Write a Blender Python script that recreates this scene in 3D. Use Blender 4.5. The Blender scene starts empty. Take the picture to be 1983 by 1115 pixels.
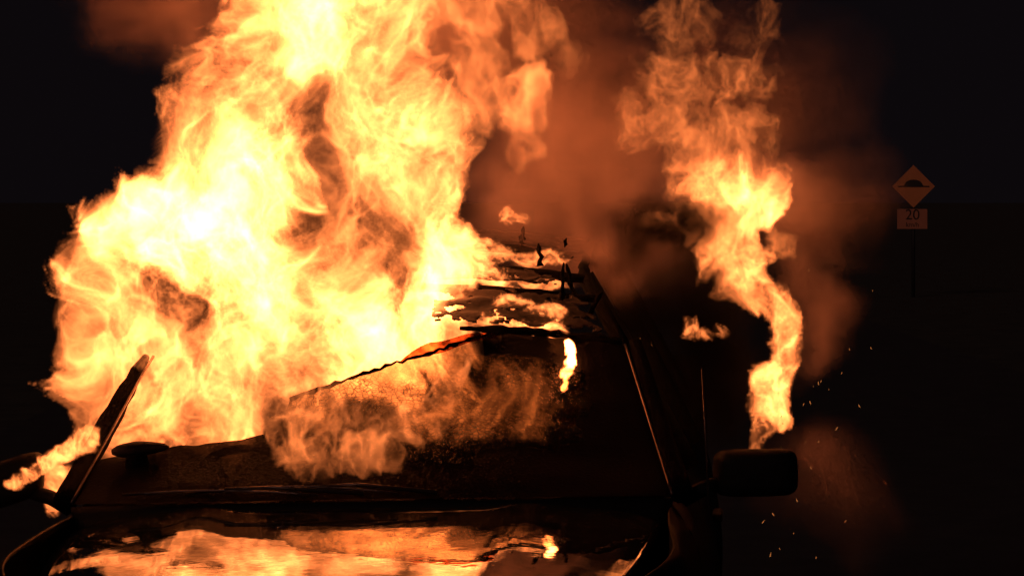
import bpy, bmesh, math, random
import numpy as np
from mathutils import Vector, noise as mnoise

random.seed(7)
scene = bpy.context.scene
C = scene.collection
R = math.radians

# ------------------------------------------------------------------ camera
CAM_Z = 1.9
F = 6400.0                       # focal length in pixels of a 1983 px wide frame
cam_data = bpy.data.cameras.new('camera')
cam = bpy.data.objects.new('camera', cam_data)
C.objects.link(cam)
cam.location = (0, 0, CAM_Z)
cam.rotation_euler = (math.pi / 2, 0, 0)
cam_data.sensor_width = 36
cam_data.lens = 36 * F / 1983
cam_data.shift_y = -(557.5 - 388) / 1983
cam_data.clip_start = 0.1
cam_data.clip_end = 3000
scene.camera = cam

# ------------------------------------------------------------------ night sky and an added faint sun lamp that brightens sign and ground
world = bpy.data.worlds.new('World')
scene.world = world
world.use_nodes = True
bg = world.node_tree.nodes['Background']
bg.inputs[0].default_value = (1.0, 0.72, 0.92, 1)
bg.inputs[1].default_value = 0.0034
fill_sun_d = bpy.data.lights.new('fill_sun', 'SUN')
fill_sun_d.energy = 0.21
fill_sun_d.angle = R(14)
fill_sun_d.color = (1.0, 0.52, 0.42)
fill_sun = bpy.data.objects.new('fill_sun', fill_sun_d)
C.objects.link(fill_sun)
fill_sun.rotation_euler = (R(68), 0, R(-24))

vs = scene.view_settings
vs.view_transform = 'Standard'
vs.look = 'None'
vs.exposure = 0
vs.gamma = 1
vs.use_curve_mapping = False
cy = scene.cycles
cy.use_adaptive_sampling = True
cy.adaptive_threshold = 0.04
cy.adaptive_min_samples = 12
cy.use_denoising = True
cy.max_bounces = 6
cy.diffuse_bounces = 0
cy.glossy_bounces = 2
cy.transmission_bounces = 2
cy.volume_bounces = 0
cy.transparent_max_bounces = 48
cy.volume_step_rate = 1.6
cy.volume_max_steps = 512
cy.caustics_reflective = False
cy.caustics_refractive = False
cy.sample_clamp_indirect = 4


def at(px, py, Y):
    """world point at distance Y in front of the viewpoint"""
    return Vector(((px - 991.5) / F * Y, Y, CAM_Z - (py - 388) / F * Y))


# ------------------------------------------------------------------ node helpers
class G:
    """small expression builder for a node tree"""
    def __init__(s, tree):
        s.t = tree

    def n(s, ty, ins=None, **kw):
        nd = s.t.nodes.new(ty)
        for k, v in kw.items():
            setattr(nd, k, v)
        for k, v in (ins or {}).items():
            if isinstance(v, bpy.types.NodeSocket):
                s.t.links.new(v, nd.inputs[k])
            else:
                nd.inputs[k].default_value = v
        return nd

    def m(s, op, *a, clamp=False):
        return s.n('ShaderNodeMath', dict(enumerate(a)), operation=op, use_clamp=clamp).outputs[0]

    def v(s, op, *a):
        return s.n('ShaderNodeVectorMath', dict(enumerate(a)), operation=op).outputs[0]

    def scale(s, v, f):
        return s.n('ShaderNodeVectorMath', {0: v, 'Scale': f}, operation='SCALE').outputs[0]

    def length(s, v):
        return s.n('ShaderNodeVectorMath', {0: v}, operation='LENGTH').outputs['Value']

    def noise(s, v, sc_, det=2.0, rough=0.5):
        return s.n('ShaderNodeTexNoise', {'Vector': v, 'Scale': sc_, 'Detail': det, 'Roughness': rough})

    def warp(s, v, sc_, amp, det=1.0):
        c = s.noise(v, sc_, det).outputs['Color']
        return s.v('ADD', v, s.v('MULTIPLY', s.v('SUBTRACT', c, (.5, .5, .5)), amp))

    def ss(s, x, a, b):
        return s.n('ShaderNodeMapRange', {'Value': x, 'From Min': a, 'From Max': b, 'To Min': 0.0, 'To Max': 1.0},
                   interpolation_type='SMOOTHSTEP', clamp=True).outputs[0]


def material(name):
    m = bpy.data.materials.new(name)
    m.use_nodes = True
    m.node_tree.nodes.clear()
    g = G(m.node_tree)
    return m, g, g.n('ShaderNodeOutputMaterial')


def principled(name, col, rough=.6, metal=0.0, var=.35, vscale=9.0, bump=0.0, bscale=40.0, coat=0.0, spec=.5, col2=None):
    m, g, o = material(name)
    co = g.n('ShaderNodeTexCoord').outputs['Object']
    n1 = g.noise(co, vscale, 5, .6).outputs[0]
    c2 = col2 or tuple(c * (1 - var) for c in col)
    mix = g.n('ShaderNodeMix', {0: g.ss(n1, .35, .65), 6: (*c2, 1), 7: (*col, 1)}, data_type='RGBA')
    rr = g.m('ADD', rough, g.m('MULTIPLY', .2 * min(1, rough * 3), g.m('SUBTRACT', n1, .5)))
    p = g.n('ShaderNodeBsdfPrincipled', {'Base Color': mix.outputs[2], 'Roughness': rr, 'Metallic': metal,
                                         'Coat Weight': coat, 'Coat Roughness': .03, 'Specular IOR Level': spec})
    if bump:
        bn = g.n('ShaderNodeBump', {'Height': g.noise(co, bscale, 4, .6).outputs[0], 'Strength': bump, 'Distance': .01})
        g.t.links.new(bn.outputs[0], p.inputs['Normal'])
    g.t.links.new(p.outputs[0], o.inputs[0])
    return m


M_char = principled('charred_steel', (.005, .004, .004), .9, .0, .6, 22, .6, 60, col2=(.002, .002, .002), spec=.03)
M_panel = principled('scorched_panel', (.03, .02, .017), .7, .0, .6, 8, .4, 30, col2=(.008, .006, .006), spec=.2)
M_trim = principled('black_plastic', (.003, .003, .0035), .7, .0, .3, 14, .2, 90, spec=.2)
M_rubber = principled('rubber', (.012, .012, .012), .8, .0, .3, 20, .2, 120)
M_steel = principled('bare_steel', (.30, .28, .26), .32, 1.0, .5, 30, .2, 60)
M_strip = principled('seal_strip', (.10, .07, .06), .3, .6, .3, 30)
M_seat = principled('seat_cloth', (.03, .028, .028), .9, 0, .4, 30, .3, 200)
M_asphalt = principled('asphalt', (.06, .058, .06), .85, 0, .3, 3, .5, 220)
M_verge = principled('verge_grass', (.07, .07, .055), .95, 0, .4, 2, .6, 60)
M_kerb = principled('kerb_concrete', (.25, .24, .22), .85, 0, .25, 5, .3, 80)
M_post = principled('post_paint', (.03, .03, .03), .6, 0, .2, 20)
M_lamp = principled('lamp_lens', (.3, .3, .3), .12, 0, .2, 20, .3, 90)


def paint_mat():
    m, g, o = material('dark_paint')
    co = g.n('ShaderNodeTexCoord').outputs['Object']
    big = g.noise(co, 2.2, 2).outputs[0]
    fine = g.noise(g.v('MULTIPLY', co, (1, 1.3, 1)), 8, 3, .5).outputs[0]
    soot = g.ss(g.noise(co, 3.5, 6, .65).outputs[0], .42, .66)
    h = g.m('ADD', g.m('MULTIPLY', big, .6), g.m('MULTIPLY', fine, .32))
    bn = g.n('ShaderNodeBump', {'Height': h, 'Strength': .22, 'Distance': .012}).outputs[0]
    col = g.n('ShaderNodeMix', {0: soot, 6: (.006, .006, .008, 1), 7: (.010, .009, .009, 1)}, data_type='RGBA').outputs[2]
    di = g.n('ShaderNodeBsdfDiffuse', {'Color': col})
    k = g.m('SUBTRACT', .32, g.m('MULTIPLY', soot, .14))
    cc = g.n('ShaderNodeCombineColor', {0: k, 1: k, 2: k}).outputs[0]
    gl_ = g.n('ShaderNodeBsdfGlossy', {'Color': cc, 'Roughness': g.m('ADD', .015, g.m('MULTIPLY', soot, .05)), 'Normal': bn})
    ad = g.n('ShaderNodeAddShader', {0: di.outputs[0], 1: gl_.outputs[0]})
    g.t.links.new(ad.outputs[0], o.inputs[0])
    return m


M_paint = paint_mat()
M_side = principled('sooted_paint', (.005, .0045, .005), .6, 0, .4, 7, .15, 40, spec=.04)


def glass_mat():
    """laminated windscreen, crazed by heat into small cells, sooted in patches"""
    m, g, o = material('crazed_glass')
    co = g.n('ShaderNodeTexCoord').outputs['Object']
    wco = g.warp(co, 18, (.02, .02, .02))
    vo = g.n('ShaderNodeTexVoronoi', {'Vector': wco, 'Scale': 74.0}, feature='DISTANCE_TO_EDGE')
    vc = g.n('ShaderNodeTexVoronoi', {'Vector': wco, 'Scale': 74.0}, feature='F1')
    crack = g.m('MULTIPLY', g.m('SUBTRACT', 1, g.ss(vo.outputs['Distance'], .01, .15)), g.ss(g.noise(co, 4, 3).outputs[0], .38, .62))
    cellv = g.n('ShaderNodeSeparateColor', {0: vc.outputs['Color']}).outputs[0]
    att = g.n('ShaderNodeAttribute', attribute_name='soot').outputs['Fac']
    n = g.noise(co, 7, 5, .65).outputs[0]
    soot = g.ss(g.m('ADD', att, g.m('MULTIPLY', .9, g.m('SUBTRACT', n, .5))), .30, .75)
    op = g.m('MAXIMUM', g.m('MULTIPLY', soot, .975), g.m('ADD', .38, g.m('ADD', g.m('MULTIPLY', crack, .42), g.m('MULTIPLY', cellv, .14))), clamp=True)
    tr = g.n('ShaderNodeBsdfTransparent', {0: (.86, .74, .58, 1)})
    bn = g.n('ShaderNodeBump', {'Height': g.m('ADD', vo.outputs['Distance'], g.m('MULTIPLY', n, .4)), 'Strength': g.m('SUBTRACT', .8, g.m('MULTIPLY', soot, .55)), 'Distance': .010})
    p = g.n('ShaderNodeBsdfPrincipled', {'Base Color': (.005, .004, .004, 1), 'Roughness': g.m('ADD', .35, g.m('MULTIPLY', soot, .35)), 'Normal': bn.outputs[0],
                                         'Specular IOR Level': g.m('SUBTRACT', .30, g.m('MULTIPLY', soot, .26))})
    tl = g.n('ShaderNodeBsdfTranslucent', {'Color': (.06, .045, .03, 1), 'Normal': bn.outputs[0]})
    sh = g.n('ShaderNodeMixShader', {0: g.m('MULTIPLY', .5, g.m('SUBTRACT', 1, soot)), 1: p.outputs[0], 2: tl.outputs[0]})
    mx = g.n('ShaderNodeMixShader', {0: op, 1: tr.outputs[0], 2: sh.outputs[0]})
    g.t.links.new(mx.outputs[0], o.inputs[0])
    return m


M_glass = glass_mat()


# ------------------------------------------------------------------ mesh helpers
def obj(name, verts, faces, mat, parent=None, smooth=True, solid=0.0, bevel=0.0):
    me = bpy.data.meshes.new(name)
    me.from_pydata([tuple(v) for v in verts], [], faces)
    me.materials.append(mat)
    if smooth:
        for p in me.polygons:
            p.use_smooth = True
    o = bpy.data.objects.new(name, me)
    C.objects.link(o)
    o.parent = parent
    if solid:
        md = o.modifiers.new('solid', 'SOLIDIFY')
        md.thickness = solid
        md.offset = 0
    if bevel:
        md = o.modifiers.new('bevel', 'BEVEL')
        md.width = bevel
        md.segments = 2
        md.limit_method = 'ANGLE'
    return o


def tag(o, label, cat=None, group=None, kind=None):
    if label:
        o['label'] = label
    if cat:
        o['category'] = cat
    if group:
        o['group'] = group
    if kind:
        o['kind'] = kind
    return o


def empty(name, loc, rz=0.0):
    o = bpy.data.objects.new(name, None)
    o.empty_display_size = .2
    o.location = loc
    o.rotation_euler = (0, 0, rz)
    C.objects.link(o)
    return o


def grid(name, f, nu, nv, mat, parent=None, solid=.003, keep=None, smooth=True):
    """sheet of points f(u,v); keep(u,v) drops faces"""
    vs_, fs = [], []
    for j in range(nv + 1):
        for i in range(nu + 1):
            vs_.append(f(i / nu, j / nv))
    for j in range(nv):
        for i in range(nu):
            if keep and not keep((i + .5) / nu, (j + .5) / nv):
                continue
            a = j * (nu + 1) + i
            fs.append((a, a + 1, a + nu + 2, a + nu + 1))
    return obj(name, vs_, fs, mat, parent, smooth, solid)


def tube(name, pts, rad, mat, parent=None, seg=8, flat=1.0, jit=0.0):
    """swept tube, radius may vary along the path; flat squeezes it"""
    pts = [Vector(p) for p in pts]
    n = len(pts)
    rad = rad if isinstance(rad, (list, tuple)) else [rad] * n
    vs_, fs = [], []
    for i, p in enumerate(pts):
        d = (pts[min(i + 1, n - 1)] - pts[max(i - 1, 0)]).normalized()
        up = Vector((0, 0, 1)) if abs(d.z) < .95 else Vector((0, 1, 0))
        a = d.cross(up).normalized()
        b = a.cross(d).normalized()
        for k in range(seg):
            t = 2 * math.pi * k / seg
            q = 1 + (random.uniform(-jit, jit) if jit else 0)
            vs_.append(p + (a * math.cos(t) + b * math.sin(t) * flat) * rad[i] * q)
    for i in range(n - 1):
        for k in range(seg):
            k2 = (k + 1) % seg
            fs.append((i * seg + k, i * seg + k2, (i + 1) * seg + k2, (i + 1) * seg + k))
    fs.append(tuple(range(seg))[::-1])
    fs.append(tuple((n - 1) * seg + k for k in range(seg)))
    return obj(name, vs_, fs, mat, parent)


def box(name, c, s, mat, parent=None, bevel=.01):
    x, y, z = c
    a, b, h = s[0] / 2, s[1] / 2, s[2] / 2
    v = [(x + i * a, y + j * b, z + k * h) for i in (-1, 1) for j in (-1, 1) for k in (-1, 1)]
    f = [(0, 1, 3, 2), (4, 6, 7, 5), (0, 4, 5, 1), (2, 3, 7, 6), (0, 2, 6, 4), (1, 5, 7, 3)]
    return obj(name, v, f, mat, parent, False, 0, bevel)


def lathe(name, prof, mat, parent=None, seg=28, axis='x', loc=(0, 0, 0)):
    vs_, fs = [], []
    n = len(prof)
    for k in range(seg):
        t = 2 * math.pi * k / seg
        for (r, h) in prof:
            vs_.append((h, r * math.cos(t), r * math.sin(t)) if axis == 'x' else (r * math.cos(t), r * math.sin(t), h))
    for k in range(seg):
        k2 = (k + 1) % seg
        for i in range(n - 1):
            fs.append((k * n + i, k * n + i + 1, k2 * n + i + 1, k2 * n + i))
    o = obj(name, vs_, fs, mat, parent)
    o.location = loc
    return o


def lerp(a, b, t):
    return a + (b - a) * t


def pl(x, tab):
    """piecewise linear table"""
    for (x0, y0), (x1, y1) in zip(tab, tab[1:]):
        if x <= x1:
            return lerp(y0, y1, max(0, (x - x0) / (x1 - x0)))
    return tab[-1][1]


# ------------------------------------------------------------------ ground
def flat(name, x0, x1, y0, y1, z, mat, nx=2, ny=2):
    o = grid(name, lambda u, v: (lerp(x0, x1, u), lerp(y0, y1, v), z), nx, ny, mat, None, 0)
    o['kind'] = 'structure'
    return o


flat('ground', -900, 900, -200, 2400, 0, M_verge)
flat('road', -4.2, 5.6, -60, 900, .012, M_asphalt)

# ------------------------------------------------------------------ the burning van
VX, VY = -0.375, 9.0
van = empty('burning_van', (VX, VY, 0))
van.rotation_euler = (0, R(-1.2), R(-4.0))
tag(van, 'dark van on fire with its windscreen crazed and roof burnt through', 'van')


def ws(u, v):
    """windscreen surface, u 0..1 across, v 0..1 up (van space)"""
    s = 2 * u - 1
    hw = lerp(.835, .695, v)
    y = lerp(.10, .66, v) - .13 * (1 - s * s) * lerp(1, .75, v)
    z = lerp(1.075, 1.462, v) + lerp(.015, .06, v) * (1 - s * s)
    return Vector((s * hw, y, z))


# bonnet: convex, falls forward
def bonnet_f(u, v):
    s = 2 * u - 1
    hw = lerp(.80, .70, v ** 2)
    y = lerp(.03, -1.05, v) - .10 * (1 - s * s)
    z = 1.062 - .042 * v - .062 * v * v - .006 * s * s - .048 * abs(s) ** 6
    z += .010 * math.exp(-((abs(s) - .55) / .09) ** 2) * (1 - v * .5)
    return (s * hw, y, z)


grid('bonnet', bonnet_f, 56, 40, M_paint, van, .012)
# cowl panel between bonnet and glass
def cowl_f(u, v):
    s = 2 * u - 1
    a = Vector((s * .80, .045 - .10 * (1 - s * s), 1.046 - .006 * s * s - .048 * abs(s) ** 6))
    b = ws(u, 0) + Vector((0, -.004, -.006))
    p = a.lerp(b, v)
    p.z -= .012 * math.sin(math.pi * v)
    return p


grid('cowl', cowl_f, 48, 5, M_trim, van, .006)


# body sides, split into fender, door and rear quarter
def side(sgn, name, y0, y1, arch=None, top=None):
    def f(u, v):
        y = lerp(y0, y1, u)
        lo = .36
        if arch is not None:
            d = (y - arch) / .40
            if abs(d) < 1:
                lo = max(lo, .34 + .40 * math.sqrt(1 - d * d))
        hi = top(y) if top else 1.07
        z = lerp(lo, hi, v)
        x = .90 + .035 * math.sin(min(1, max(0, (z - .3) / .6)) * math.pi) - .10 * max(0, (z - .88) / .19) ** 2
        if y < -.55:
            x -= .22 * ((-.55 - y) / .55) ** 2
        return (sgn * x, y, z)
    return grid(name, f, 32, 14, M_side, van, .008)


for sg in (-1, 1):
    side(sg, 'fender', -1.08, .10, -.62, lambda y: 1.045 - max(0, -y) ** 2 * .09)
    d = side(sg, 'door', .112, 1.20)
    h = box('handle', (sg * .945, 1.05, .93), (.03, .16, .03), M_trim, d, .008)
    side(sg, 'rear_quarter_panel', 1.212, 3.3, 2.25)
    w_y = (-.62, 2.25)
    for y in w_y:
        wl = lathe('wheel', [(.05, -.10), (.20, -.10), (.22, -.06), (.22, .09), (.19, .07), (.06, .085), (0, .085)] if sg > 0 else
                   [(.05, .10), (.20, .10), (.22, .06), (.22, -.09), (.19, -.07), (.06, -.085), (0, -.085)], M_steel, van, 28, 'x', (sg * .80, y, .335))
        lathe('tyre', [(.225, -.10), (.30, -.115), (.33, -.09), (.335, 0), (.33, .09), (.30, .115), (.225, .10)], M_rubber, wl, 32)
    # lamp and grille end
    hl = grid('headlight', lambda u, v: (sg * lerp(.40, .70, u), -1.09 + .10 * u * u, lerp(.70, .83, v)), 8, 4, M_lamp, van, .03)

# nose
grid('front_panel', lambda u, v: ((2 * u - 1) * .71, -1.12 + .09 * (2 * u - 1) ** 2 + .05 * v, lerp(.62, .945, v) - .03 * (2 * u - 1) ** 2 * v), 24, 8, M_paint, van, .01)
for k in range(4):
    tube('grille_slat', [(-.38 + .76 * i / 8, -1.125 + .03 * ((i - 4) / 4) ** 2, .70 + .035 * k) for i in range(9)], .009, M_trim, van)
grid('bumper', lambda u, v: ((2 * u - 1) * .90, -1.20 + .20 * (2 * u - 1) ** 4 + .03 * math.cos(v * 6.28), lerp(.38, .62, v)), 28, 8, M_trim, van, .02)
box('underbody', (0, 1.0, .36), (1.5, 4.1, .12), M_char, van)
box('rear_panel', (0, 3.32, .85), (1.78, .05, .95), M_paint, van)

# cabin
grid('dashboard', lambda u, v: ((2 * u - 1) * .80, lerp(.10, .52, v) - .10 * (1 - (2 * u - 1) ** 2) * (1 - v),
                               1.06 + .05 * math.sin(v * 2.6) + .025 * mnoise.noise(Vector((u * 9, v * 5, 1)))), 40, 10, M_char, van, .02)
box('bulkhead', (0, .35, .72), (1.62, .36, .58), M_char, van, .03)
# instrument binnacle: pointed lens shape standing on the dash
bn_ = tube('instrument_binnacle', [(lerp(-.735, -.575, i / 11), .20 + .03 * math.sin(3 * i / 11), 1.212 + .012 * i / 11) for i in range(12)],
           [.008 + .017 * math.sin(math.pi * (i / 11) ** .75) * (1 - .35 * i / 11) if i < 11 else .002 for i in range(12)], M_panel, van, 10, 1, .04)
tube('binnacle_foot', [(-.67, .24, 1.08), (-.67, .23, 1.15), (-.665, .21, 1.205)], [.060, .045, .026], M_char, bn_, 8, 1, .1)
sw = tube('steering_wheel', [(-.42 + .18 * math.cos(t), .62 - .07 * math.sin(t), 1.02 + .17 * math.sin(t)) for t in [i * math.pi / 12 for i in range(25)]], .013, M_char, van)
for x in (-.42, .42):
    st = grid('seat', lambda u, v: (x + (2 * u - 1) * .25, 1.05 + .10 * v - .04 * (1 - (2 * u - 1) ** 2), lerp(.55, 1.04, v)), 10, 10, M_seat, van, .09)
    grid('cushion', lambda u, v: (x + (2 * u - 1) * .25, lerp(.58, 1.08, v), .55 + .03 * math.sin(3.1 * u)), 8, 8, M_seat, st, .10)

# A pillars
for sg in (-1, 1):
    pts, rad = [], []
    for i in range(15):
        t = i / 14 * (.94 if sg < 0 else 1)
        p = ws(0 if sg < 0 else 1, t)
        p = p + Vector((sg * .022, .015, .004))
        pts.append(p)
        rad.append(lerp(.033, .024, t))
    if sg < 0:
        rad[-4:] = [.027, .020, .021, .011]
        pts[-1] = pts[-1] + Vector((.012, 0, .015))
    ap = tube('windscreen_pillar', pts, rad, M_char, van, 10, 1, .10 if sg < 0 else .04)
    tube('seal_strip', [p + Vector((-sg * .026, -.024, .002)) for p in pts], .0042, M_strip, ap, 6)
# roof: side rails, bows and what is left of the skin
RAIL = [(.66, .695, 1.462), (.78, .66, 1.525), (.95, .60, 1.60), (1.15, .555, 1.648), (1.60, .53, 1.705), (2.2, .52, 1.735), (2.8, .53, 1.73), (3.25, .56, 1.66)]


def rail(y):
    return pl(y, [(a, b) for a, b, c in RAIL]), pl(y, [(a, c) for a, b, c in RAIL])


for sg in (-1, 1):
    pts = []
    for i in range(29):
        y = lerp(.66 if sg > 0 else 1.6, 3.25, i / 28)
        pts.append((sg * (rail(y)[0] + random.uniform(-.006, .006)), y, rail(y)[1] + random.uniform(-.006, .006)))
    tube('roof_rail', pts, [random.uniform(.012, .021) for _ in pts], M_char, van, 8, 1, .2)
    for y in (1.22, 2.3, 3.25):
        b, c = rail(y)
        tube('door_pillar', [(sg * .86, y, 1.06), (sg * lerp(.86, b, .5), y, lerp(1.06, c, .52)), (sg * b, y, c)], [.035, .03, .028], M_char, van, 8, 1, .1)
for k, y in enumerate((.68, .93, 1.15, 1.62, 2.2, 2.8, 3.22)):
    b, c = rail(y)
    pts = [(b * s, y + .008 * math.sin(7 * s + k), c + (.045 if k else .055) * (1 - s * s)) for s in [lerp(.30 if k == 0 else -1, 1, i / 20) for i in range(21)]]
    tube('roof_bow', pts, [.021 * random.uniform(.75, 1.2) * (.35 + .65 * min(1, i / 4) if k == 0 else 1) for i in range(21)], M_char, van, 8, .62, .22)


def skin(name, y0, y1, s0, s1, seed, th):
    def f(u, v):
        y = lerp(y0, y1, v)
        s = lerp(s0, s1, u)
        b, c = rail(y)
        return (b * s, y, c + .05 * (1 - s * s) + .012 * mnoise.noise(Vector((u * 5, v * 5, seed))) + .012)
    return grid(name, f, 110, 46, M_panel, van, .004,
                lambda u, v: mnoise.fractal(Vector((u * 9, v * 5, seed)), 1, 2, 4) > th + .50 - .75 * min(1, 5 * min(u, 1 - u)) * min(1, 5 * min(v, 1 - v)))


skin('roof_skin', .70, .91, .18, .92, 3.1, -.22)
skin('roof_skin', .96, 1.12, .10, .80, 8.4, -.22)
skin('roof_skin', 1.66, 2.17, -.1, .95, 5.2, .05)
skin('roof_skin', 2.24, 2.76, -.9, .95, 1.2, .05)
skin('roof_skin', 2.84, 3.20, -.95, .95, 9.3, -.1)
# burnt post and rags sticking up at the roof edge
for (x, y, z, l, t) in ((.49, .88, 1.545, .16, .10), (.53, .98, 1.60, .10, -.25), (.42, 1.18, 1.69, .07, -.1), (.33, 1.62, 1.75, .06, .15), (.58, .80, 1.54, .08, .5)):
    tube('burnt_bracket', [(x + t * l * i / 5 + random.uniform(-.004, .004), y, z + l * i / 5) for i in range(6)], [.010, .006, .009, .005, .007, .002], M_char, van, 7, 1, .4)


# windscreen, torn and slumped along its upper left
def torn(u):
    return pl(u, [(0, .28), (.05, .31), (.14, .34), (.26, .36), (.33, .41), (.335, .60), (.45, .72), (.60, .87), (.72, 1.0), (1, 1.0)])


def glass_f(u, v):
    t = torn(u)
    w = v * t
    p = ws(u, w)
    near = max(0, 1 - (t - w) / .10) if .33 < u < .74 else 0
    p.y += .004 - .030 * near - .012 * mnoise.noise(Vector((u * 6, w * 6, 2)))
    p.z += .006 * mnoise.noise(Vector((u * 30, 3, 0))) * v
    return p


gl = grid('windscreen', glass_f, 160, 48, M_glass, van, 0)
at_ = gl.data.attributes.new('soot', 'FLOAT', 'POINT')
vals = []
for j in range(49):
    for i in range(161):
        u, w = i / 160, j / 48 * torn(i / 160)
        # soot: heavy low down and to the right, thin across the middle
        cx, cz = (u - .64) / .22, (w - .62) / .36
        r = math.sqrt(cx * cx + cz * cz)
        v = min(1, max(0, r - .45))
        if u < .62 and w > .22:
            v *= pl(u, [(0, 1.3), (.3, 1.0), (.36, .35), (.62, .8)])
        if w < .25:
            v = max(v, 1 - (w - .10) / .25 if u > .3 else 1)
        if .70 < u < .90 and w > .86:
            v = max(v, .9)
        vals.append(min(1.2, v))
at_.data.foreach_set('value', vals)
# folded lip of the torn interlayer
lip = []
for i in range(40):
    u = lerp(.337, .74, i / 39)
    p = ws(u, torn(u)) + Vector((0, -.034, random.uniform(-.004, .004)))
    lip.append(p)
tube('torn_edge', lip, [random.uniform(.003, .0075) for i in range(40)], M_char, gl, 6, 1, .35)
# loose flap of interlayer hanging off the header
M_flap, g_, o_ = material('browned_interlayer')
t_ = g_.n('ShaderNodeBsdfTransparent', {0: (.55, .16, .06, 1)})
d_ = g_.n('ShaderNodeBsdfDiffuse', {0: (.10, .03, .015, 1)})
n_ = g_.noise(g_.n('ShaderNodeTexCoord').outputs['Object'], 30, 4).outputs[0]
g_.t.links.new(g_.n('ShaderNodeMixShader', {0: g_.ss(n_, .35, .75), 1: t_.outputs[0], 2: d_.outputs[0]}).outputs[0], o_.inputs[0])


def flap_f(u, v):
    p = ws(lerp(.54, .735, u), lerp(.80, .985, u) + .10 * v * (1 - .6 * u) * min(1, .1 + u * 3))
    return p + Vector((0, -.05 - .03 * v, .004 * math.sin(u * 11)))


grid('interlayer_flap', flap_f, 16, 4, M_flap, gl, 0)

# wipers
for (u0, u1, w1) in ((.50, .20, .035), (.62, .36, .05)):
    a, b = ws(u0, .015), ws(u1, w1)
    o = Vector((0, -.035, .012))
    wp = tube('wiper', [a + o, a.lerp(b, .5) + o + Vector((0, -.02, .018)), b + o], [.007, .005, .004], M_strip, van, 6)
    e0, e1 = a.lerp(b, .25), b + (b - a) * .35
    tube('blade', [e0.lerp(e1, i / 8) + o + Vector((0, -.012, -.004 + .012 * math.sin(math.pi * i / 8))) for i in range(9)], .0035, M_strip, wp, 6)

# antenna on the fender
tube('antenna', [(.93, .16, 1.02), (.926, .16, 1.2), (.918, .165, 1.42)], [.0032, .0024, .0016], M_strip, van, 6)


# door mirrors
def mirror(sgn, tilt, label=None):
    vs_, fs = [], []
    nx, nz = 22, 14
    for j in range(nz + 1):
        for i in range(nx + 1):
            a = math.pi * j / nz
            t = 2 * math.pi * i / nx
            sx = math.copysign(abs(math.cos(t)) ** .38, math.cos(t)) * math.sin(a) ** .45
            sz = math.copysign(abs(math.sin(t)) ** .38, math.sin(t)) * math.sin(a) ** .45
            vs_.append((sgn * (1.06 + .118 * sx), .26 - .055 * math.cos(a), 1.122 + .066 * sz + tilt * sx))
    for j in range(nz):
        for i in range(nx):
            fs.append((j * (nx + 1) + i, j * (nx + 1) + i + 1, (j + 1) * (nx + 1) + i + 1, (j + 1) * (nx + 1) + i))
    m = obj('door_mirror', vs_, fs, M_trim, van)
    tube('mirror_arm', [(sgn * .86, .20, 1.06), (sgn * .92, .23, 1.085), (sgn * .98, .25, 1.10)], [.026, .022, .02], M_trim, m, 8)
    if label:
        m['label'] = label
    return m


mirror(1, 0)
mirror(-1, -.035, 'sagging burnt mirror with flames along its top')

# ------------------------------------------------------------------ fire
HOT = (1.0, .226, .052, 1)


def fire_materials():
    m, g, o = material('flame_gas')
    d = g.n('ShaderNodeAttribute', attribute_name='density').outputs['Fac']
    em = g.n('ShaderNodeEmission', {0: HOT, 1: d})
    g.t.links.new(em.outputs[0], o.inputs['Volume'])
    m2, g, o = material('flame_sheet')
    em = g.n('ShaderNodeEmission', {0: HOT, 1: .003})
    tr = g.n('ShaderNodeBsdfTransparent')
    ad = g.n('ShaderNodeAddShader', {0: em.outputs[0], 1: tr.outputs[0]})
    g.t.links.new(ad.outputs[0], o.inputs[0])
    return m, m2


M_fire, M_sheet = fire_materials()


def bell(g, x, w):
    t = g.m('DIVIDE', x, w)
    return g.m('DIVIDE', 1, g.m('ADD', 1, g.m('POWER', g.m('MULTIPLY', t, t), 2)))


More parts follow.
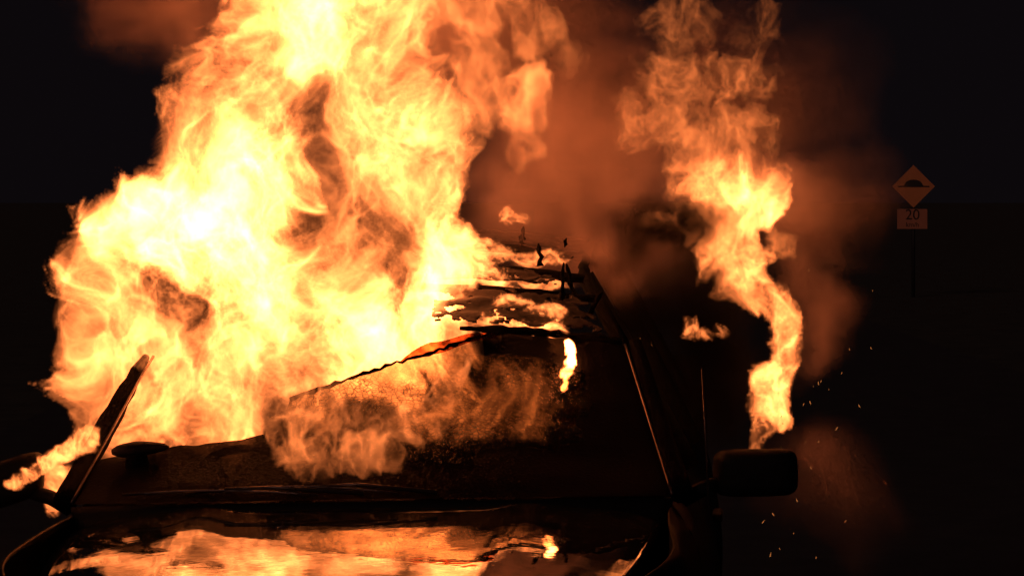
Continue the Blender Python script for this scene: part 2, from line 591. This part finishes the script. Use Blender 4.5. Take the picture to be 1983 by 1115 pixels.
def flame_field(g, blobs, seed, k):
    """emission per metre of a burning gas cloud: soft blobs, warped, with thin bright sheets"""
    off = (seed * 3.7, seed * 1.9, seed * 5.3)
    pos = g.n('GeometryNodeInputPosition').outputs[0]
    q = g.v('ADD', pos, off)
    a = k.get('warp', 1.0)
    z = k.get('s', 1.0)
    for f, h, hz in ((2.2, .30, .20), (6.5, .12, .10), (19, .042, .055), (46, .013, .017)):
        if f * z < 140:
            q = g.warp(q, f * z, (h * a / z, h * a / z, hz * a / z))
    qs = g.v('SUBTRACT', q, off)
    e = ws_ = wl = None
    for (c, r, L) in blobs:
        inv = (1 / r[0], 1 / r[1], 1 / r[2])
        dvec = g.n('ShaderNodeVectorMath', {0: qs, 1: inv, 2: (-c[0] * inv[0], -c[1] * inv[1], -c[2] * inv[2])}, operation='MULTIPLY_ADD').outputs[0]
        ei = g.m('SUBTRACT', 1, g.length(dvec))
        w = g.m('MAXIMUM', g.m('ADD', ei, .35), .02)
        w = g.m('MULTIPLY', w, g.m('MULTIPLY', w, w))
        e = ei if e is None else g.m('MAXIMUM', e, ei)
        ws_ = w if ws_ is None else g.m('ADD', ws_, w)
        lw = g.m('MULTIPLY', w, L)
        wl = lw if wl is None else g.m('ADD', wl, lw)
    L = g.m('DIVIDE', wl, ws_)
    st = g.v('MULTIPLY', q, k.get('st', (1, 1, .62)))
    fb = g.m('SUBTRACT', g.noise(st, 7.0 * z, 4, .55).outputs[0], .5)
    fb0 = g.m('SUBTRACT', g.noise(g.v('ADD', st, (3, 8, 5)), 3.6 * z, 1, .5).outputs[0], .5)
    fb2 = g.m('SUBTRACT', g.noise(st, 7.0 * z * 3.4, 3, .55).outputs[0], .5)
    e2 = g.m('ADD', g.m('MINIMUM', e, .45), g.m('ADD', g.m('MULTIPLY', fb, k.get('erode', .9)), g.m('MULTIPLY', fb2, .45)))
    e2 = g.m('ADD', e2, g.m('MINIMUM', g.m('MAXIMUM', g.m('MULTIPLY', g.m('SUBTRACT', L, .6), .35), -.42), .08))
    edge = g.ss(e2, .02, k.get('soft', .14))
    n1 = g.m('SUBTRACT', g.noise(st, 5.0 * z, 1.5, .45).outputs[0], .5)
    s1 = bell(g, n1, k.get('sw', .022))
    n2 = g.m('SUBTRACT', g.noise(g.v('ADD', st, (9, 4, 2)), 5.0 * z * 2.1, 1, .45).outputs[0], .5)
    s2 = bell(g, n2, k.get('sw', .022) * 1.3)
    lb = g.m('ADD', L, g.m('ADD', g.m('MULTIPLY', fb, k.get('amp', 3.4)), g.m('ADD', g.m('MULTIPLY', fb2, .7), g.m('MULTIPLY', fb0, k.get('big', 1.4)))))
    body = g.m('MULTIPLY', g.m('POWER', 10, lb), .29)
    sheet = g.m('MULTIPLY', g.m('POWER', 10, g.m('MULTIPLY', L, .75)), g.m('ADD', g.m('MULTIPLY', s1, k.get('sheet', 7.0)), g.m('MULTIPLY', s2, k.get('sheet', 7.0) * .6)))
    d = g.m('MULTIPLY', edge, g.m('ADD', body, sheet))
    d = g.m('MULTIPLY', d, g.m('GREATER_THAN', d, .02))
    return g.m('MINIMUM', d, k.get('cap', 90.0)), e2


def gn_tree(name):
    t = bpy.data.node_groups.new(name, 'GeometryNodeTree')
    t.interface.new_socket('Geometry', in_out='INPUT', socket_type='NodeSocketGeometry')
    t.interface.new_socket('Geometry', in_out='OUTPUT', socket_type='NodeSocketGeometry')
    return t, G(t)


GAS = []


def flame(label, blobs, seed, voxel, group=None, lamps=(), sheet_voxel=None, **k):
    """a flame: burning gas (volume) inside the mesh of its luminous skin"""
    pad = .10 * k.get('warp', 1.0) / k.get('s', 1.0) + .012
    lo = [min(c[i] - r[i] for c, r, L in blobs) - pad for i in range(3)]
    hi = [max(c[i] + r[i] for c, r, L in blobs) + pad for i in range(3)]
    lo[2] = max(lo[2], k.get('zmin', lo[2]))
    cx, cyy = (lo[0] + hi[0]) / 2, (lo[1] + hi[1]) / 2
    root = empty('flame', (cx, cyy, lo[2]))
    tag(root, label, 'flame', group)

    def cube(g, vx, iso):
        d, e2 = flame_field(g, blobs, seed, k)
        res = [max(4, int((hi[i] - lo[i]) / (vx * (1.9 if i == 1 else 1)))) for i in range(3)]
        return g.n('GeometryNodeVolumeCube', {'Density': e2 if iso else d, 'Min': lo, 'Max': hi,
                                              'Resolution X': res[0], 'Resolution Y': res[1], 'Resolution Z': res[2]}).outputs[0]
    # skin mesh
    t, g = gn_tree('flame_skin')
    gm = g.n('GeometryNodeVolumeToMesh', {'Volume': cube(g, sheet_voxel or voxel * 2.4, True), 'Threshold': .05}).outputs[0]
    out = g.n('NodeGroupOutput')
    t.links.new(gm, out.inputs[0])
    tmp = bpy.data.objects.new('flame_skin', bpy.data.meshes.new('tmp'))
    C.objects.link(tmp)
    md = tmp.modifiers.new('skin', 'NODES')
    md.node_group = t
    dg = bpy.context.evaluated_depsgraph_get()
    me = bpy.data.meshes.new_from_object(tmp.evaluated_get(dg))
    tmp.modifiers.clear()
    tmp.data = me
    me.materials.clear()
    me.materials.append(M_sheet)
    me.polygons.foreach_set('use_smooth', [True] * len(me.polygons))
    tmp.parent = root
    tmp.matrix_parent_inverse = root.matrix_world.inverted() if False else tmp.matrix_parent_inverse
    tmp.location = (-cx, -cyy, -lo[2])
    tmp.visible_shadow = False
    GAS.append((root, cube, voxel, (-cx, -cyy, -lo[2])))
    for (p, e, r) in lamps:
        ld = bpy.data.lights.new('fire_light', 'POINT')
        ld.energy = e
        ld.shadow_soft_size = r
        ld.color = (1, .36, .10)
        lo_ = bpy.data.objects.new('fire_light', ld)
        C.objects.link(lo_)
        lo_.location = p
        lo_.visible_glossy = False      # the burning gas itself is what mirrors in the paint
    return root


def gas_volume(root, cube, voxel, loc):
    t, g = gn_tree('flame_gas')
    sm = g.n('GeometryNodeSetMaterial', {'Geometry': cube(g, voxel, False), 'Material': M_fire}).outputs[0]
    out = g.n('NodeGroupOutput')
    t.links.new(sm, out.inputs[0])
    vol = bpy.data.volumes.new('burning_gas')
    vol.materials.append(M_fire)
    vo = bpy.data.objects.new('burning_gas', vol)
    C.objects.link(vo)
    md = vo.modifiers.new('gas', 'NODES')
    md.node_group = t
    vo.parent = root
    vo.location = loc
    vo.visible_shadow = False
    vo['kind'] = 'stuff'


def B(px, py, Y, rx, rz, ry, L):
    c = at(px, py, Y)
    s = Y / F
    return ((c.x, c.y, c.z), (rx * s, ry, rz * s), L)


# --- the big fire over the left half of the cab
main = [
    # base, along the dash and out of the side window
    B(235, 700, 9.75, 95, 150, .11, 1.2), B(330, 770, 9.65, 110, 130, .10, 1.1), B(430, 755, 9.65, 110, 140, .11, 1.2),
    B(215, 590, 9.8, 85, 130, .13, 1.0), B(560, 690, 9.75, 120, 110, .13, 1.05), B(700, 650, 9.8, 120, 120, .17, 1.6),
    B(830, 600, 9.85, 90, 125, .15, 1.6), B(180, 750, 9.75, 45, 100, .08, .9), B(250, 810, 9.7, 90, 60, .08, .8), B(300, 600, 9.8, 80, 80, .12, .95), B(600, 770, 9.62, 120, 80, .07, .35),
    # middle
    B(380, 450, 9.85, 170, 130, .21, 1.6), B(280, 450, 9.8, 95, 95, .16, 1.2), B(520, 560, 9.75, 160, 140, .18, 1.4), B(880, 480, 9.9, 60, 120, .14, 1.5),
    B(500, 320, 9.9, 125, 150, .2, 1.5), B(400, 290, 9.9, 90, 110, .17, .75), B(720, 420, 9.95, 120, 130, .18, .5), B(640, 480, 9.85, 100, 100, .16, .55),
    # upper
    B(760, 270, 9.95, 130, 180, .21, 1.0), B(860, 330, 9.95, 55, 100, .14, .9), B(480, 150, 9.9, 115, 140, .18, .95), B(600, 50, 9.95, 110, 150, .2, 1.45),
    B(400, 120, 9.9, 75, 75, .12, .6), B(720, 100, 9.95, 120, 180, .21, .75), B(600, 220, 9.95, 70, 110, .16, .1), B(640, 330, 9.95, 60, 110, .16, .05),
    B(700, -110, 10.0, 170, 120, .21, .8), B(550, -90, 9.95, 130, 110, .21, .9),
]
flame('huge yellow white fire engulfing the left half of the van cab', main, 1.0, .0046, zmin=1.0, s=1.25, warp=1.4, amp=3.8, big=3.0, erode=1.15, sheet=5.5, sw=.016,
      lamps=((at(430, 480, 10.35), 26, .30), (at(720, 440, 10.35), 26, .25), (at(660, 120, 10.3), 30, .3)), sheet_voxel=.024)
# --- dull plume rolling off its right shoulder
flame('dull orange plume rolling off the right shoulder of the huge fire', [
    B(985, 190, 10.15, 70, 90, .14, .35), B(985, 290, 10.15, 55, 65, .08, -.05), B(1040, 70, 10.25, 110, 70, .14, .05), B(900, 0, 10.2, 130, 110, .17, .15),
    B(1120, 110, 10.25, 90, 50, .12, -.25), B(890, 140, 10.1, 80, 170, .16, .15), B(850, -60, 10.15, 120, 120, .18, .35)], 11.3, .006, sheet_voxel=.024)
# --- flame sheet lapping over the broken windscreen
flame('thin orange flame curtain lapping over the torn windscreen', [
    B(600, 810, 9.10, 130, 90, .045, .45), B(730, 810, 9.10, 120, 80, .04, .35), B(620, 885, 9.06, 110, 55, .035, .4), B(710, 890, 9.06, 90, 40, .03, .25), B(850, 770, 9.2, 60, 85, .03, .45)],
    12.9, .0042, s=1.7, sheet=7, erode=1.1, big=2.5)
flame('dim orange glow of fire inside the cab behind crazed glass', [
    B(860, 790, 9.62, 110, 80, .06, .35), B(990, 780, 9.66, 120, 100, .07, .1)], 13.6, .006, s=1.6, sheet_voxel=.02)

# --- column out of the far side window
col = [
    B(1468, 840, 9.75, 18, 50, .035, 1.25), B(1488, 775, 9.75, 42, 60, .06, 1.7), B(1502, 690, 9.8, 29, 85, .06, 1.2), B(1496, 605, 9.85, 30, 75, .07, 1.1),
    B(1450, 535, 9.9, 48, 70, .09, 1.3), B(1412, 450, 9.95, 65, 85, .10, 1.4), B(1420, 375, 9.95, 85, 85, .11, 1.25), B(1350, 345, 10.0, 65, 60, .09, .55),
    B(1400, 280, 10.0, 130, 80, .12, .15), B(1280, 230, 10.05, 115, 70, .11, .1), B(1450, 250, 10.05, 130, 60, .11, .0), B(1330, 150, 10.1, 130, 80, .11, 0),
    B(1450, 150, 10.1, 85, 60, .1, .1), B(1330, 50, 10.1, 110, 70, .1, -.2), B(1470, 60, 10.1, 65, 80, .08, -.25), B(1275, 428, 9.95, 50, 26, .05, .55), B(1520, 475, 9.9, 40, 40, .05, .3),
]
flame('tall orange flame column rising above the dark intact door mirror', col, 2.6, .0052, lamps=((at(1440, 380, 10.1), 13, .12), (at(1500, 720, 10.0), 1.5, .06)),
      sheet_voxel=.018, s=1.9, warp=1.05, amp=4.2, erode=1.5, sheet=6, sw=.018)

# --- flames on the roof bows
sk = dict(s=3.2, warp=1.0, amp=3.4, sheet=12, erode=1.2, soft=.35)
rk = dict(s=3.0, warp=.9, amp=3.6, sheet=14, erode=1.15, soft=.3, st=(.4, 1, 1.1))
flame('low flames licking along the rearmost exposed roof bow', [B(950, 490, 10.58, 50, 24, .03, 1.3), B(1030, 497, 10.58, 65, 15, .025, 1.25), B(1085, 503, 10.58, 25, 10, .02, 1.1)], 3.1, .004,
      'flames on the burnt roof', **rk)
flame('flames along the roof bow between rearmost bow and windscreen header', [B(950, 538, 10.12, 60, 20, .03, 1.4), B(1050, 546, 10.12, 60, 15, .025, 1.35), B(1020, 575, 10.0, 30, 14, .02, 1.0)], 4.4, .004,
      'flames on the burnt roof', **rk)
flame('pale flame tongue running down the roof skin to the header', [B(960, 555, 9.95, 34, 46, .03, 1.7), B(990, 605, 9.8, 50, 34, .03, 1.3), B(1060, 612, 9.75, 44, 26, .03, 1.5),
      B(1080, 655, 9.65, 22, 36, .025, 1.4), B(948, 635, 9.7, 30, 28, .025, 1.2), B(1020, 640, 9.7, 60, 18, .025, 1.3)], 5.2, .0036, 'flames on the burnt roof', s=4.2, warp=1.2, amp=3.6, sheet=16, erode=1.5, soft=.3, st=(.7, 1, .9))
flame('narrow white flame dripping from the windscreen header corner', [B(1104, 676, 9.50, 10, 18, .014, 3.5), B(1103, 700, 9.48, 12, 15, .014, 3.5), B(1098, 720, 9.47, 11, 14, .014, 3.5), B(1096, 740, 9.46, 7, 16, .012, 3.0)], 6.1, .0025,
      None, s=8.0, warp=1.0, amp=2.0, sheet=14, erode=.9, cap=1500.0)
flame('small detached flame above the burnt roof', [B(975, 418, 10.3, 16, 22, .025, 1.2), B(998, 422, 10.3, 22, 12, .025, .95)], 7.7, .004, None, **sk)
flame('dull orange flame inside the dark smoke beside the roof', [B(1332, 636, 9.62, 18, 22, .02, .95), B(1365, 645, 9.62, 26, 12, .02, .6), B(1396, 635, 9.62, 20, 16, .02, .75)], 8.3, .004, None, **sk)
flame('thin flame along the top of the burnt mirror', [B(170 - 19 * i, 850 + 10.5 * i, 9.18, 30 - i, 26 - 2.2 * i, .03, 1.35 - .02 * i) for i in range(9)], 9.9, .0035, None, s=3.0, warp=.7, amp=3.2, sheet=14, erode=.9, soft=.25)
flame('curled flame between the burnt mirror and windscreen pillar', [B(102, 945, 9.42, 16, 46, .025, 1.7), B(135, 930, 9.42, 26, 40, .025, 1.4)], 10.4, .0035, None, **sk)

# ------------------------------------------------------------------ smoke
SMOKE = []


def smoke_mat(name, col, dens):
    m, g, o = material(name)
    d = g.n('ShaderNodeAttribute', attribute_name='density').outputs['Fac']
    p = g.n('ShaderNodeVolumePrincipled', {'Color': (*col, 1), 'Density': g.m('MULTIPLY', d, dens), 'Density Attribute': '', 'Anisotropy': .2})
    g.t.links.new(p.outputs[0], o.inputs['Volume'])
    return m


def smoke(label, blobs, seed, voxel, mat):
    pad = .45
    lo = [min(c[i] - r[i] for c, r, L in blobs) - pad for i in range(3)]
    hi = [max(c[i] + r[i] for c, r, L in blobs) + pad for i in range(3)]
    lo[2] = max(lo[2], .1)
    t, g = gn_tree('smoke')
    off = (seed, seed * 2, seed * 3)
    pos = g.n('GeometryNodeInputPosition').outputs[0]
    q = g.v('ADD', pos, off)
    q = g.warp(q, 1.5, (.70, .60, .60), 3)
    q = g.warp(q, 3.4, (.30, .26, .28), 2)
    q = g.warp(q, 9, (.09, .09, .09), 2)
    qs = g.v('SUBTRACT', q, off)
    tot = None
    for (c, r, L) in blobs:
        inv = (1 / r[0], 1 / r[1], 1 / r[2])
        dv = g.n('ShaderNodeVectorMath', {0: qs, 1: inv, 2: (-c[0] * inv[0], -c[1] * inv[1], -c[2] * inv[2])}, operation='MULTIPLY_ADD').outputs[0]
        w = g.m('MULTIPLY', g.ss(g.length(dv), 1.05, .1), L)
        tot = w if tot is None else g.m('MAXIMUM', tot, w)
    n = g.noise(q, 5, 4, .6).outputs[0]
    d = g.m('MULTIPLY', tot, g.m('ADD', .12, g.m('MULTIPLY', 1.6, g.ss(n, .34, .72))))
    d = g.m('MULTIPLY', d, g.m('GREATER_THAN', d, .01))
    res = [max(4, int((hi[i] - lo[i]) / voxel)) for i in range(3)]
    vcube = g.n('GeometryNodeVolumeCube', {'Density': d, 'Min': lo, 'Max': hi, 'Resolution X': res[0], 'Resolution Y': res[1], 'Resolution Z': res[2]}).outputs[0]
    sm = g.n('GeometryNodeSetMaterial', {'Geometry': vcube, 'Material': mat}).outputs[0]
    out = g.n('NodeGroupOutput')
    t.links.new(sm, out.inputs[0])
    vol = bpy.data.volumes.new('smoke')
    vol.materials.append(mat)
    vo = bpy.data.objects.new('smoke', vol)
    C.objects.link(vo)
    md = vo.modifiers.new('smoke', 'NODES')
    md.node_group = t
    tag(vo, label, 'smoke', None, 'stuff')
    return vo


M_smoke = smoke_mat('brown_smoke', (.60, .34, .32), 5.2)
M_soot = smoke_mat('black_smoke', (.010, .008, .008), 1.3)
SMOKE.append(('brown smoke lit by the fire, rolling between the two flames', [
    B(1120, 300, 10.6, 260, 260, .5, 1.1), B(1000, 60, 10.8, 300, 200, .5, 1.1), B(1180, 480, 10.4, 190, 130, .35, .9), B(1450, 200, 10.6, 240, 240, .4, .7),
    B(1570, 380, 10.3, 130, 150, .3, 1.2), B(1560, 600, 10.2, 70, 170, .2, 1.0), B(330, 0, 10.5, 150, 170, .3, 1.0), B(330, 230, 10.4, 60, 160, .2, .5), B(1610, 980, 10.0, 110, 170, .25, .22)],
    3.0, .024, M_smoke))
SMOKE.append(('black smoke pouring from the cab beside the flame column', [
    B(1310, 530, 9.75, 150, 120, .17, 17), B(1390, 680, 9.75, 110, 170, .16, 14), B(1270, 700, 9.8, 110, 120, .14, 8), B(1240, 480, 9.85, 80, 60, .1, 9)],
    6.0, .02, M_soot))

# ------------------------------------------------------------------ road sign, embers, debris
def text_mesh(s, size, mat, name, parent, loc):
    cu = bpy.data.curves.new(name, 'FONT')
    cu.body = s
    cu.size = size
    cu.align_x = 'CENTER'
    cu.align_y = 'CENTER'
    cu.extrude = .002
    to = bpy.data.objects.new(name, cu)
    C.objects.link(to)
    me = bpy.data.meshes.new_from_object(to.evaluated_get(bpy.context.evaluated_depsgraph_get()))
    C.objects.unlink(to)
    bpy.data.objects.remove(to)
    me.materials.clear()
    me.materials.append(mat)
    o = bpy.data.objects.new(name, me)
    C.objects.link(o)
    o.parent = parent
    o.location = loc
    o.rotation_euler = (math.pi / 2, 0, 0)
    return o


M_sign = principled('sign_face', (.80, .29, .10), .5, 0, .08, 6)
M_plate = principled('plate_face', (.58, .22, .12), .5, 0, .08, 6)
M_black = principled('sign_black', (.02, .018, .018), .6)
SY = 65.0
sc_ = at(1769, 361, SY)
sign = empty('road_sign', (sc_.x, SY, 0), R(-2))
tag(sign, 'orange diamond speed hump warning sign with 20 km/h plate on a post', 'road sign')
z0 = sc_.z


def plate(name, outline, y, th, mat, bevel=.006):
    n = len(outline)
    v = [(x, y - th, z) for x, z in outline] + [(x, y, z) for x, z in outline]
    f = [tuple(range(n)), tuple(range(2 * n - 1, n - 1, -1))] + [(i, n + i, n + (i + 1) % n, (i + 1) % n) for i in range(n)]
    return obj(name, v, f, mat, sign, False, 0, 0)


tube('post', [(0, .05, 0), (0, .05, z0 + .38)], .035, M_post, sign, 12)
dm = plate('diamond', [(0, z0 - .42), (.42, z0), (0, z0 + .42), (-.42, z0)], 0, .012, M_sign)
hump = [(-.31, z0 - .015), (-.31, z0 + .008), (-.19, z0 + .012)] + [(.175 * -math.cos(t), z0 + .012 + .12 * math.sin(t) ** .8) for t in [i * math.pi / 14 for i in range(1, 14)]] + [(.19, z0 + .012), (.31, z0 + .008), (.31, z0 - .015)]
pm = plate('hump_symbol', hump, -.014, .003, M_black)
pz = z0 - .64
plate('advisory_plate', [(-.30 - .02, pz - .195), (.29 - .02, pz - .195), (.29 - .02, pz + .195), (-.30 - .02, pz + .195)], -.002, .010, M_plate)
text_mesh('20', .29, M_black, 'speed_figure', sign, (-.02, -.0145, pz + .075))
text_mesh('km/h', .13, M_black, 'unit_text', sign, (-.02, -.0145, pz - .115))

# embers
m_em, g_, o_ = material('ember')
g_.t.links.new(g_.n('ShaderNodeEmission', {0: (1, .32, .08, 1), 1: .35}).outputs[0], o_.inputs[0])


def ember_mesh():
    bm = bmesh.new()
    bmesh.ops.create_icosphere(bm, subdivisions=1, radius=1)
    for v in bm.verts:
        v.co *= random.uniform(.7, 1.2)
    me = bpy.data.meshes.new('ember')
    bm.to_mesh(me)
    bm.free()
    me.materials.append(m_em)
    return me


ems = [ember_mesh() for _ in range(4)]
spots = [(1585, 742), (1590, 738), (1575, 748), (1556, 783), (1569, 779), (1645, 676), (1630, 722), (1664, 786), (1516, 820), (1513, 806), (1543, 968), (1510, 1062), (1492, 1074), (1497, 995),
         (1537, 1032), (1560, 856), (1585, 855), (1512, 865), (1690, 563), (1603, 640), (1548, 700), (1530, 900), (1570, 905), (1620, 830), (1478, 1010), (1240, 655), (1262, 668)]
spots += [(1500 + 190 * random.random() ** 1.6, 520 + 560 * random.random()) for _ in range(8)]
for i, (px, py) in enumerate(spots):
    o = bpy.data.objects.new('ember', ems[i % 4])
    C.objects.link(o)
    o.location = at(px, py, 9.5 + random.uniform(-.25, .35))
    s = random.uniform(.0008, .0019)
    o.scale = (s, s, s * random.uniform(1.5, 5.0))
    o.rotation_euler = (random.uniform(-.5, .5), random.uniform(-.7, .7), 0)
    tag(o, 'tiny glowing ember drifting near the flame column', 'ember', 'drifting embers')

for i, (px, py, r, l, tl) in enumerate(((1095, 470, .0065, .030, .2), (1108, 498, .005, .012, .9), (1133, 543, .003, .018, 1.5), (1136, 521, .003, .010, 1.5), (1017, 462, .003, .012, .1))):
    p = at(px, py, 10.0)
    d = Vector((math.sin(tl), 0, math.cos(tl)))
    o = tube('debris_flake', [d * l * (j / 3 - .5) + Vector((random.uniform(-.002, .002), 0, 0)) for j in range(4)], [r * .4, r, r * .8, r * .2], M_char, None, 6, .5, .2)
    o.location = p
    tag(o, 'black flake of burnt debris floating above the roof', 'debris', 'floating debris flakes')

# the gas and smoke volumes come last, so that nothing evaluates them twice
for a in GAS:
    gas_volume(*a)
for a in SMOKE:
    smoke(*a)
